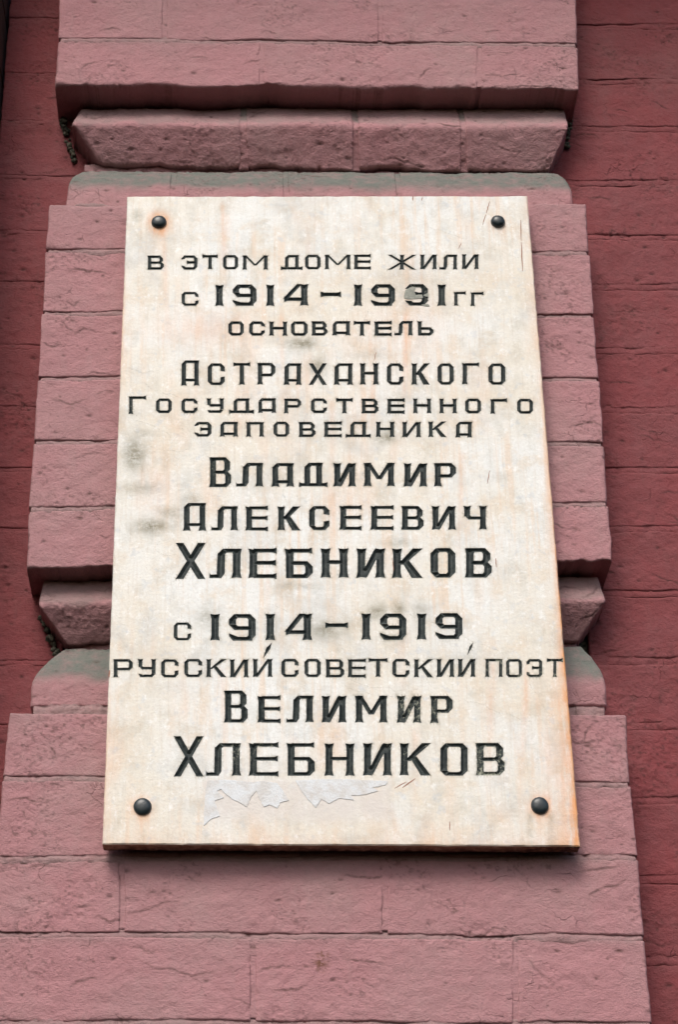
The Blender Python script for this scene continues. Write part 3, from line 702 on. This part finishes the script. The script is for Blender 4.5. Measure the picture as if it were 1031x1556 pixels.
def carve(ent, idx):
    ch, x0, x1, y0, y1, v, t, wear = ent
    wpx, hpx = x1 - x0, y1 - y0
    polys = glyph(ch, wpx, hpx, v, t)
    # tiny different offsets keep the stroke outlines from coinciding
    pw = []
    lean = rng.uniform(-.35, .35); dy = rng.uniform(-.4, .4)
    for k, p in enumerate(polys):
        q = []
        for (a, b) in p:
            X, Z = at(x0 + a + lean * (b / hpx - .5), y0 + b + dy, YP); q.append((X * 1000 + .0013 * k, Z * 1000 + .0017 * k))
        pw.append(q)
    loops = union_loops(pw)
    out = []
    for lp in loops:
        # area filter and resampling with hand-cut wobble
        ar = abs(sum(lp[i][0] * lp[(i + 1) % len(lp)][1] - lp[(i + 1) % len(lp)][0] * lp[i][1] for i in range(len(lp)))) / 2
        if ar < .25: continue
        q = []
        for i in range(len(lp)):
            a, b = lp[i], lp[(i + 1) % len(lp)]; d = np.linalg.norm(b - a)
            if d < .03: continue
            m = max(1, int(d / .9))
            for k in range(m): q.append(a + (b - a) * k / m)
        q = np.array(q)
        if len(q) < 3: continue
        q[:, 0] += .11 * fbm(q[:, 0] * .9, q[:, 1] * .9, 2, 51) + .05 * rng.randn(len(q)).clip(-1.5, 1.5)
        q[:, 1] += .11 * fbm(q[:, 0] * .9 + 50, q[:, 1] * .9, 2, 52) + .05 * rng.randn(len(q)).clip(-1.5, 1.5)
        out.append(q)
    # groove: interior points on a fine grid
    A = np.vstack(out); lo, hi = A.min(0), A.max(0)
    stp = .62 if v > 8 else .5
    gx, gy = np.meshgrid(np.arange(lo[0], hi[0], stp), np.arange(lo[1], hi[1], stp))
    gx[::2] += stp / 2
    G = np.stack([gx.ravel(), gy.ravel()], 1); G = G[pinloops(G, out)]
    segs = [(l[i], l[(i + 1) % len(l)]) for l in out for i in range(len(l))]
    def dist(pts):
        d = np.full(len(pts), 1e9)
        for a, b in segs:
            e = b - a; tt = np.clip(((pts - a) @ e) / ((e @ e) + 1e-12), 0, 1)
            d = np.minimum(d, np.hypot(*(pts - a - tt[:, None] * e).T))
        return d
    if len(G): G = G[dist(G) > .16]
    vs, es = [], []
    for l in out:
        b = len(vs); vs += l.tolist(); es += [(b + i, b + (i + 1) % len(l)) for i in range(len(l))]
    nb = len(vs); vs += G.tolist()
    V, F = cdt(vs, es)
    C = np.array([V[list(f)].mean(0) for f in F]); ok = pinloops(C, out)
    F = [f for f, k in zip(F, ok) if k]
    dd = dist(V); dd[dd < 1e-3] = 0
    depth = np.minimum(dd * .95, 3.0) + .05 * rng.rand(len(dd)) * (dd > 0)
    P3 = np.stack([V[:, 0], YP * 1000 + depth, V[:, 1]], 1) / 1000
    W = np.zeros((len(V), 3)); W[:, 0] = wear + .03 + .14 * fbm(V[:, 0] * .03, V[:, 1] * .03, 3, 91)
    if ch == '3': W[:, 0] = .12
    # uneven faded paint on the end letters of the long row and the first letter of the preserve's name
    F = [f if np.cross(V[f[1]] - V[f[0]], V[f[2]] - V[f[0]]) > 0 else f[::-1] for f in F]
    used = sorted({i for f in F for i in f}); mp = {a: i for i, a in enumerate(used)}
    F = [tuple(mp[i] for i in f) for f in F]
    nm = 'digit' if ch in '1934' else ('dash' if ch == '-' else ('accent_mark' if ch == "'" else 'letter'))
    o = mesh_obj(nm, P3[used], F, LETTER, plq, None, {'wear': W[used]})
    if ch == '3': o['label'] = 'worn digit three partly covered by grey filler'
    allloops.extend(out)
for k, e in enumerate(ROWS):
    x0, y0 = e[1], e[3]
    if (600 < y0 < 604 and x0 < 200): e[7] = .13
    if y0 > 1000 and y0 < 1003 and x0 > 730: e[7] = .14; e[5] = 4.8
    if y0 > 1100 and x0 > 720: e[7] = .17
    if y0 > 1100 and (x0 < 420 or 500 < x0 < 620): e[7] = .07
    if 1040 < y0 < 1100 and x0 > 600: e[7] = .10
    if 488 < y0 < 490 and 440 < x0 < 445: e[7] = .08
    carve(e, k)

# plaque slab: the front is one sheet with the letters really cut out of it
corners = [at(193.2, 298.2, YP), (at(802, 297.6, YP)), (at(882.5, 1286, YP)), (at(155.3, 1282.5, YP))]
corners = [np.array(c) * 1000 for c in corners]
outline = []
for i in range(4):
    a, b = corners[i], corners[(i + 1) % 4]; L_ = np.linalg.norm(b - a); m = int(L_ / 2.5)
    nrm = np.array([(b - a)[1], -(b - a)[0]]) / L_
    for k in range(m):
        p = a + (b - a) * k / m
        j = .35 * fbm(np.array([k * .11]), np.array([i * 9.]), 3, 61)[0] - .5 * max(0, fbm(np.array([k * .35]), np.array([i * 5.]), 2, 62)[0] - .35) * (2.5 if i == 2 else 1)
        outline.append(p - nrm * (-j))
outline = np.array(outline)
cen = outline.mean(0)
def inset(P, d):
    t = np.roll(P, -1, 0) - np.roll(P, 1, 0); t /= np.linalg.norm(t, axis=1)[:, None]
    n_ = np.stack([t[:, 1], -t[:, 0]], 1)
    return P + n_ * d
front = inset(outline, 1.3)
front = np.where((np.sign((front - cen)) == np.sign(outline - cen)) & (np.linalg.norm(front - cen, axis=1) < np.linalg.norm(outline - cen, axis=1))[:, None], front, outline - (outline - cen) / np.linalg.norm(outline - cen, axis=1)[:, None] * 1.3)
vs = front.tolist(); n0 = len(vs); es = [(i, (i + 1) % n0) for i in range(n0)]
for l in allloops:
    b = len(vs); vs += l.tolist(); es += [(b + i, b + (i + 1) % len(l)) for i in range(len(l))]
gx, gy = np.meshgrid(np.arange(-237, 238, 3.4), np.arange(-406, 406, 3.4)); gx[::2] += 1.7
G = np.stack([gx.ravel(), gy.ravel()], 1); G = G[pip(G, front.tolist())]
keep = np.linalg.norm(G[:, None, :] - outline[None, ::4, :], axis=2).min(1) > 3.2
G = G[keep]
bb = [(l.min(0), l.max(0)) for l in allloops]
inside = np.zeros(len(G), bool)
for l, (lo, hi) in zip(allloops, bb):
    m = (G[:, 0] > lo[0]) & (G[:, 0] < hi[0]) & (G[:, 1] > lo[1]) & (G[:, 1] < hi[1])
    if m.any():
        t = pip(G[m], l); ix = np.where(m)[0]; inside[ix] ^= t
G = G[~inside]
VEINS = [[(206, 668), (224, 676), (243, 683), (268, 686), (292, 680)], [(262, 772), (268, 795), (262, 815), (240, 822), (232, 834), (250, 846), (276, 843), (290, 838)], [(205, 640), (232, 645), (252, 656), (262, 672)],
         [(222, 585), (250, 597), (282, 606), (300, 604)], [(196, 560), (222, 566), (242, 564)], [(478, 998), (500, 1006), (524, 1018), (536, 1034), (562, 1044), (598, 1048), (640, 1050)], [(420, 924), (446, 934), (470, 948), (492, 952)],
         [(600, 926), (650, 945), (705, 968), (760, 992)], [(520, 1040), (560, 1055), (600, 1060)], [(560, 470), (552, 500), (548, 540), (551, 575)], [(345, 400), (348, 420), (343, 440), (349, 452)], [(708, 1062), (760, 1082), (810, 1098)],
         [(650, 345), (700, 360), (748, 378), (790, 392)], [(806, 1040), (824, 1066), (840, 1090)], [(268, 552), (300, 556), (330, 566)], [(430, 745), (436, 770), (432, 800), (438, 830)]]
vein_pts, vein_w = [], []
for vp in VEINS:
    for (a, b) in zip(vp[:-1], vp[1:]):
        a = np.array(at(*a, YP)) * 1000; b = np.array(at(*b, YP)) * 1000; L_ = np.linalg.norm(b - a); nn = np.array([-(b - a)[1], (b - a)[0]]) / L_
        for k in range(max(1, int(L_ / 1.3))):
            p = a + (b - a) * k / max(1, int(L_ / 1.3)) + nn * (2.2 * vn(np.array([len(vein_pts) * .05]), np.array([3.3]), 4)[0] + rng.uniform(-.5, .5)); st_ = rng.uniform(.05, .42)
            for o_, w_ in ((0, st_), (.9, 0), (-.9, 0)): vein_pts.append(p + nn * o_); vein_w.append(w_)
vein_pts = np.array(vein_pts); vin = np.zeros(len(vein_pts), bool)
for l, (lo, hi) in zip(allloops, bb):
    m = (vein_pts[:, 0] > lo[0] - 1) & (vein_pts[:, 0] < hi[0] + 1) & (vein_pts[:, 1] > lo[1] - 1) & (vein_pts[:, 1] < hi[1] + 1)
    vin |= m
vein_pts = vein_pts[~vin]; vein_w = np.array(vein_w)[~vin]
vs += G.tolist() + vein_pts.tolist()
V, F = cdt(vs, es)
C = V[np.array([f[:3] for f in F])].mean(1)
ok = pip(C, front.tolist()); hole = np.zeros(len(C), bool)
for l, (lo, hi) in zip(allloops, bb):
    m = (C[:, 0] > lo[0]) & (C[:, 0] < hi[0]) & (C[:, 1] > lo[1]) & (C[:, 1] < hi[1])
    if m.any(): ix = np.where(m)[0]; hole[ix] ^= pip(C[m], l)
F = [f for f, k in zip(F, ok & ~hole) if k]
F = [f if np.cross(V[f[1]] - V[f[0]], V[f[2]] - V[f[0]]) > 0 else f[::-1] for f in F]
def px_of(Vmm):
    P = np.stack([Vmm[:, 0] / 1000, np.full(len(Vmm), YP), Vmm[:, 1] / 1000], 1); q = (P - CAM) @ RM
    return 515.5 + FPX * q[:, 0] / q[:, 1], 778 - FPX * q[:, 2] / q[:, 1]
def stains(Vmm):
    x, y = px_of(Vmm)       # stain places are listed in photo rows and columns, then fixed to the stone
    fx = (x - (193 - .0386 * (y - 298))) ; rx = ((802 + .0815 * (y - 298)) - x)
    n1 = fbm(Vmm[:, 0] * .03, Vmm[:, 1] * .01, 4, 71); n2 = fbm(Vmm[:, 0] * .08, Vmm[:, 1] * .05, 3, 72)
    rust = .95 * np.exp(-np.clip(rx, 0, None) / (5 + 22 * sst(900, 1290, y))) * sst(480, 1150, y) + .35 * np.exp(-np.clip(rx, 0, None) / 6)
    rust += .30 * np.exp(-np.clip(fx, 0, None) / 9) * sst(900, 1260, y) + .45 * np.exp(-np.clip(fx, 0, None) / 5) * np.exp(-((y - 490) / 60) ** 2)
    rust += .30 * np.exp(-np.clip(1286 - y, 0, None) / 14)
    for bx, by, r, s in ((241, 338, 19, .95), (757, 340, 14, .18), (216, 1226, 20, .45), (823, 1226, 22, .55)):
        d = np.hypot(x - bx, y - by); rust += s * np.exp(-((d - 9) / (r * .5)) ** 2)
        rust += s * .35 * np.exp(-((x - bx) / 12) ** 2) * sst(by, by + 12, y) * np.exp(-np.clip(y - by, 0, None) / 34)
    for bx, w_, y0_, y1_, s_ in ((268, 4, 345, 560, .3), (352, 3, 300, 480, .35), (432, 4, 470, 640, .3), (505, 5, 600, 900, .25), (612, 4, 470, 760, .35), (566, 3, 560, 700, .3), (700, 4, 680, 940, .25), (640, 6, 1100, 1270, .25), (760, 5, 1000, 1260, .3), (330, 5, 1010, 1260, .2), (405, 3, 820, 980, .25), (815, 4, 1000, 1260, .4)):
        rust += s_ * np.exp(-((x - bx + (y - 778) * (515 - bx) / 5500.0 * -1) / w_) ** 2) * sst(y0_, y0_ + 15, y) * (1 - sst(y0_ + 30, y1_, y))
    rust += .16 * sst(.15, .6, n1) + .22 * np.exp(-((x - 345) / 6) ** 2) * np.exp(-((y - 350) / 45) ** 2)
    rust += .30 * np.exp(-((x - 310) / 70) ** 2 - ((y - 500) / 26) ** 2) + .22 * np.exp(-((x - 620) / 60) ** 2 - ((y - 500) / 60) ** 2) + .25 * np.exp(-((x - 240) / 22) ** 2 - ((y - 740) / 45) ** 2)
    g = np.zeros(len(x))
    for bx, by, rx_, ry_, s in ((458, 522, 20, 9, .75), (482, 556, 14, 12, .5), (205, 690, 18, 26, .62), (212, 742, 30, 10, .38), (228, 800, 26, 12, .62), (258, 780, 20, 10, .35), (588, 665, 14, 9, .55),
                               (606, 925, 12, 12, .5), (572, 930, 16, 12, .5), (497, 958, 26, 14, .5), (316, 940, 20, 16, .36), (292, 760, 14, 10, .35), (452, 890, 30, 6, .25), (620, 440, 34, 24, .18),
                               (605, 825, 22, 6, .25), (565, 925, 8, 8, .3), (640, 930, 14, 16, .28), (215, 660, 24, 9, .3), (560, 540, 40, 8, .15), (430, 660, 30, 8, .15), (690, 1000, 50, 8, .12)):
        g = np.maximum(g, min(1, s * 1.55) * np.exp(-(((x - bx) / rx_) ** 2 + ((y - by) / ry_) ** 2)))
    for bx in (806, 838):
        g = np.maximum(g, .5 * np.exp(-((x - bx) / 4.5) ** 2) * sst(1232, 1240, y) * np.exp(-np.clip(y - 1240, 0, None) / 22))
    g += .15 * sst(.1, .5, n2) + .35 * np.exp(-np.clip(1286 - y, 0, None) / 3.5)
    g = np.maximum(g, .5 * np.exp(-(np.hypot(x - 209, y - 327) / 10) ** 4))
    glue = sst(306, 312, x) * (1 - sst(586, 600, x)) * sst(1183, 1187, y) * (1 - sst(1232, 1262, y + 12 * n1)) * .9
    glue += .5 * np.exp(-((x - 482) / 26) ** 2 - ((y - 306) / 7) ** 2)
    # dark halo of soiled stone close to the cut letters
    return np.stack([np.clip(rust, 0, 1), np.clip(g, 0, 1), np.clip(glue, 0, 1)], 1)
ST = stains(V)
gset = {(round(float(a), 3), round(float(b), 3)) for l in allloops for a, b in l}
edge_v = np.array([(round(float(a), 3), round(float(b), 3)) in gset for a, b in V])
ST[edge_v, 1] = np.maximum(ST[edge_v, 1], .42 + .5 * fbm(V[edge_v, 0] * .12, V[edge_v, 1] * .12, 3, 73))
vd = {(round(float(a), 2), round(float(b), 2)): w_ for (a, b), w_ in zip(vein_pts, vein_w)}
vw_ = np.array([vd.get((round(float(a), 2), round(float(b), 2)), 0) for a, b in V])
ST[:, 1] = np.maximum(ST[:, 1], vw_)
ST = np.clip(ST, 0, 1)
uy = .00018 * fbm(V[:, 0] * .02, V[:, 1] * .02, 2, 8) * 0
V3 = np.stack([V[:, 0] / 1000, YP + uy, V[:, 1] / 1000], 1)
slab = mesh_obj('marble_slab', V3, F, MARBLE, plq, None, {'stain': ST})
# chamfer, sides and back of the slab as its raw edge
n_ = len(outline); TH = .019
r0 = np.c_[front[:, 0] / 1000, np.full(n_, YP), front[:, 1] / 1000]
jj = fbm(np.arange(n_) * .23, np.zeros(n_), 3, 66)
r1 = np.c_[outline[:, 0] / 1000, np.full(n_, YP + .0011) + .0007 * jj, outline[:, 1] / 1000]
r2 = np.c_[outline[:, 0] / 1000 + 0, np.full(n_, YP + .010), outline[:, 1] / 1000 + .0006 * np.roll(jj, 3)]
r3 = np.c_[outline[:, 0] / 1000 * .999, np.full(n_, YP + TH) - .0015 * np.abs(np.roll(jj, 9)), outline[:, 1] / 1000 + .0004 * jj]
VV = np.vstack([r0, r1, r2, r3, [[cen[0] / 1000, YP + TH, cen[1] / 1000]]])
def band(a, b): return [(a * n_ + i, b * n_ + i, b * n_ + (i + 1) % n_, a * n_ + (i + 1) % n_) for i in range(n_)]
ch_f = band(0, 1)
stE = stains(np.vstack([outline] * 4 + [cen[None]]))
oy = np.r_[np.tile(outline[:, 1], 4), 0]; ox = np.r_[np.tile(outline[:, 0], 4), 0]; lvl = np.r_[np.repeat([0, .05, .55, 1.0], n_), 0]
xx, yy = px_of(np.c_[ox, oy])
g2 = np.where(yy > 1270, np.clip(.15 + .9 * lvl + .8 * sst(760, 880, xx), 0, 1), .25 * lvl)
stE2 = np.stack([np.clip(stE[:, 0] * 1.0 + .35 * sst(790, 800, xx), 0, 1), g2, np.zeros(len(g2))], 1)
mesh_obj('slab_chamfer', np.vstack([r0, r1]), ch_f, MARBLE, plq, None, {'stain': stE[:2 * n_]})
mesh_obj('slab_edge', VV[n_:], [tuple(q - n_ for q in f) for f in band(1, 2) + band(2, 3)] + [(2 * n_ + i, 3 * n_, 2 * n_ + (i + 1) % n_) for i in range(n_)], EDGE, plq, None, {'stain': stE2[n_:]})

def dome(px_, py_, r, hgt, nm, parent, mat, seed=0, neck=True):
    c = at3(px_, py_, YP); V = []; F = []; nu, nvv = 40, 14
    V.append(c + [0, -hgt, 0])
    for j in range(1, nvv + 1):
        t = j / nvv; a = t * math.pi / 2
        rr = r * math.sin(a) ** .92; yy_ = -hgt * math.cos(a) ** .8 if j < nvv else .001
        for i in range(nu):
            th = 2 * math.pi * i / nu; k = 1 + .015 * math.sin(2 * th + seed) + .008 * math.sin(5 * th + 2 * seed)
            V.append(c + [rr * k * math.cos(th), yy_, rr * k * math.sin(th)])
    for i in range(nu): F.append((0, 1 + i, 1 + (i + 1) % nu))
    for j in range(nvv - 1):
        for i in range(nu):
            a = 1 + j * nu; F.append((a + i, a + nu + i, a + nu + (i + 1) % nu, a + (i + 1) % nu))
    mesh_obj(nm, V, F, mat, parent, [True] * len(F))
for k, (a, b, r) in enumerate(((241.5, 338, .0089), (757.3, 337.5, .0085), (216.5, 1226, .0092), (821, 1224.5, .0092))):
    dome(a, b, r, (.0058, .0064, .0046, .0048)[k], 'bolt', plq, BOLT, k + 1)

def sheet(nm, pts, mat, parent, th=.0004, lift=.0003, label=None, jag=.5, cat=None):
    """thin solid patch lying on the front of the slab, outline in photo coordinates"""
    out = []
    for i in range(len(pts)):
        a = np.array(at(*pts[i], YP)); b = np.array(at(*pts[(i + 1) % len(pts)], YP)); m = max(1, int(np.linalg.norm(b - a) / .002))
        for k in range(m): out.append(a + (b - a) * k / m + rng.uniform(-jag, jag, 2) / 1000 * (k > 0))
    n = len(out); V = [(p[0], YP - lift - th, p[1]) for p in out] + [(p[0], YP - lift * .0 + .0001, p[1]) for p in out]
    F = [tuple(range(n))] + [(i, (i + 1) % n, n + (i + 1) % n, n + i) for i in range(n)]
    if parent is None:
        c = np.mean(np.array(V), 0); o = mesh_obj(nm, V, F, mat, None)
        o['label'] = label; o['category'] = cat
    else:
        o = mesh_obj(nm, V, F, mat, parent)
    return o
E5 = lambda p: [(150 + a / 2.946, 1100 + b / 2.946) for a, b in p]
sheet('paper_scrap', E5([(487, 254), (560, 250), (640, 256), (700, 262), (735, 256), (800, 266), (826, 300), (852, 342), (812, 352), (800, 378), (765, 362), (740, 372), (722, 340), (705, 300), (680, 330), (664, 372), (630, 352), (600, 338), (572, 318), (548, 292), (530, 300), (560, 330), (520, 345), (543, 412), (505, 425), (470, 455), (472, 380), (478, 300)]),
      PAPER, None, .0003, .0002, 'left torn whitish paper scrap with jagged lower edge below the last line of lettering', .35, 'paper scrap')
sheet('paper_scrap', [(449, 1186), (485, 1184.5), (520, 1184), (560, 1186), (590, 1187), (586, 1193), (566, 1197), (575, 1202), (552, 1208), (534, 1209), (538, 1216), (516, 1213), (500, 1221), (489, 1214), (480, 1227), (468, 1215), (459, 1203)],
      PAPER, None, .0003, .0002, 'longer torn whitish paper scrap tapering right, below the last line of lettering', .35, 'paper scrap')
fp = lambda p: [(590 + a / 9.373, 420 + b / 9.373) for a, b in p]
sheet('filler_patch', fp([(228, 290), (245, 205), (300, 165), (350, 150), (405, 155), (372, 215), (398, 268), (440, 262), (488, 262), (500, 312), (400, 322), (300, 325), (238, 318)]), FILL, plq, .0004, .0001, jag=.2)
sheet('filler_patch', fp([(505, 270), (570, 235), (582, 295), (530, 285)]), FILL, plq, .0004, .0001, jag=.1)
sheet('filler_patch', fp([(470, 405), (575, 395), (598, 428), (520, 424)]), FILL, plq, .0004, .0001, jag=.1)
def scratch(a, b, wd=1.2):
    (x0, y0), (x1, y1) = a, b; L_ = math.hypot(x1 - x0, y1 - y0); nx, ny = -(y1 - y0) / L_ * wd / 2, (x1 - x0) / L_ * wd / 2
    m = 6; up_, dn_ = [], []
    for k in range(m + 1):
        t = k / m; j = rng.uniform(-.35, .35); q = .4 + .6 * math.sin(math.pi * t)
        up_.append((x0 + (x1 - x0) * t + nx * q + j, y0 + (y1 - y0) * t + ny * q)); dn_.append((x0 + (x1 - x0) * t - nx * q + j, y0 + (y1 - y0) * t - ny * q))
    sheet('scratch', up_ + dn_[::-1], SCR, plq, .00005, .00005, jag=0.0)
for a, b, wd in (((744.5, 306), (740, 324), 1.3), ((739, 326), (734, 342), 1.3), ((792, 334), (793, 366), 1.3), ((793, 368), (795, 412), 1.7), ((628, 298), (628, 305), 1.6), ((643, 299), (641, 305), 1.2),
                 ((702, 369), (697, 378), 1.0), ((754, 848), (755, 862), 1.5), ((684, 1248), (684, 1262), 1.4), ((632, 1183), (612, 1197), 1.8), ((618, 1188), (600, 1198), 1.3), ((745, 715), (741, 735), 1.2), ((597, 848), (599, 868), .9),
                 ((569, 548), (572, 535), 1.0), ((166.5, 1018), (165, 1030), 2.0)):
    scratch(a, b, wd)
for o in bpy.data.objects:
    if '_org' in o.keys(): del o['_org']
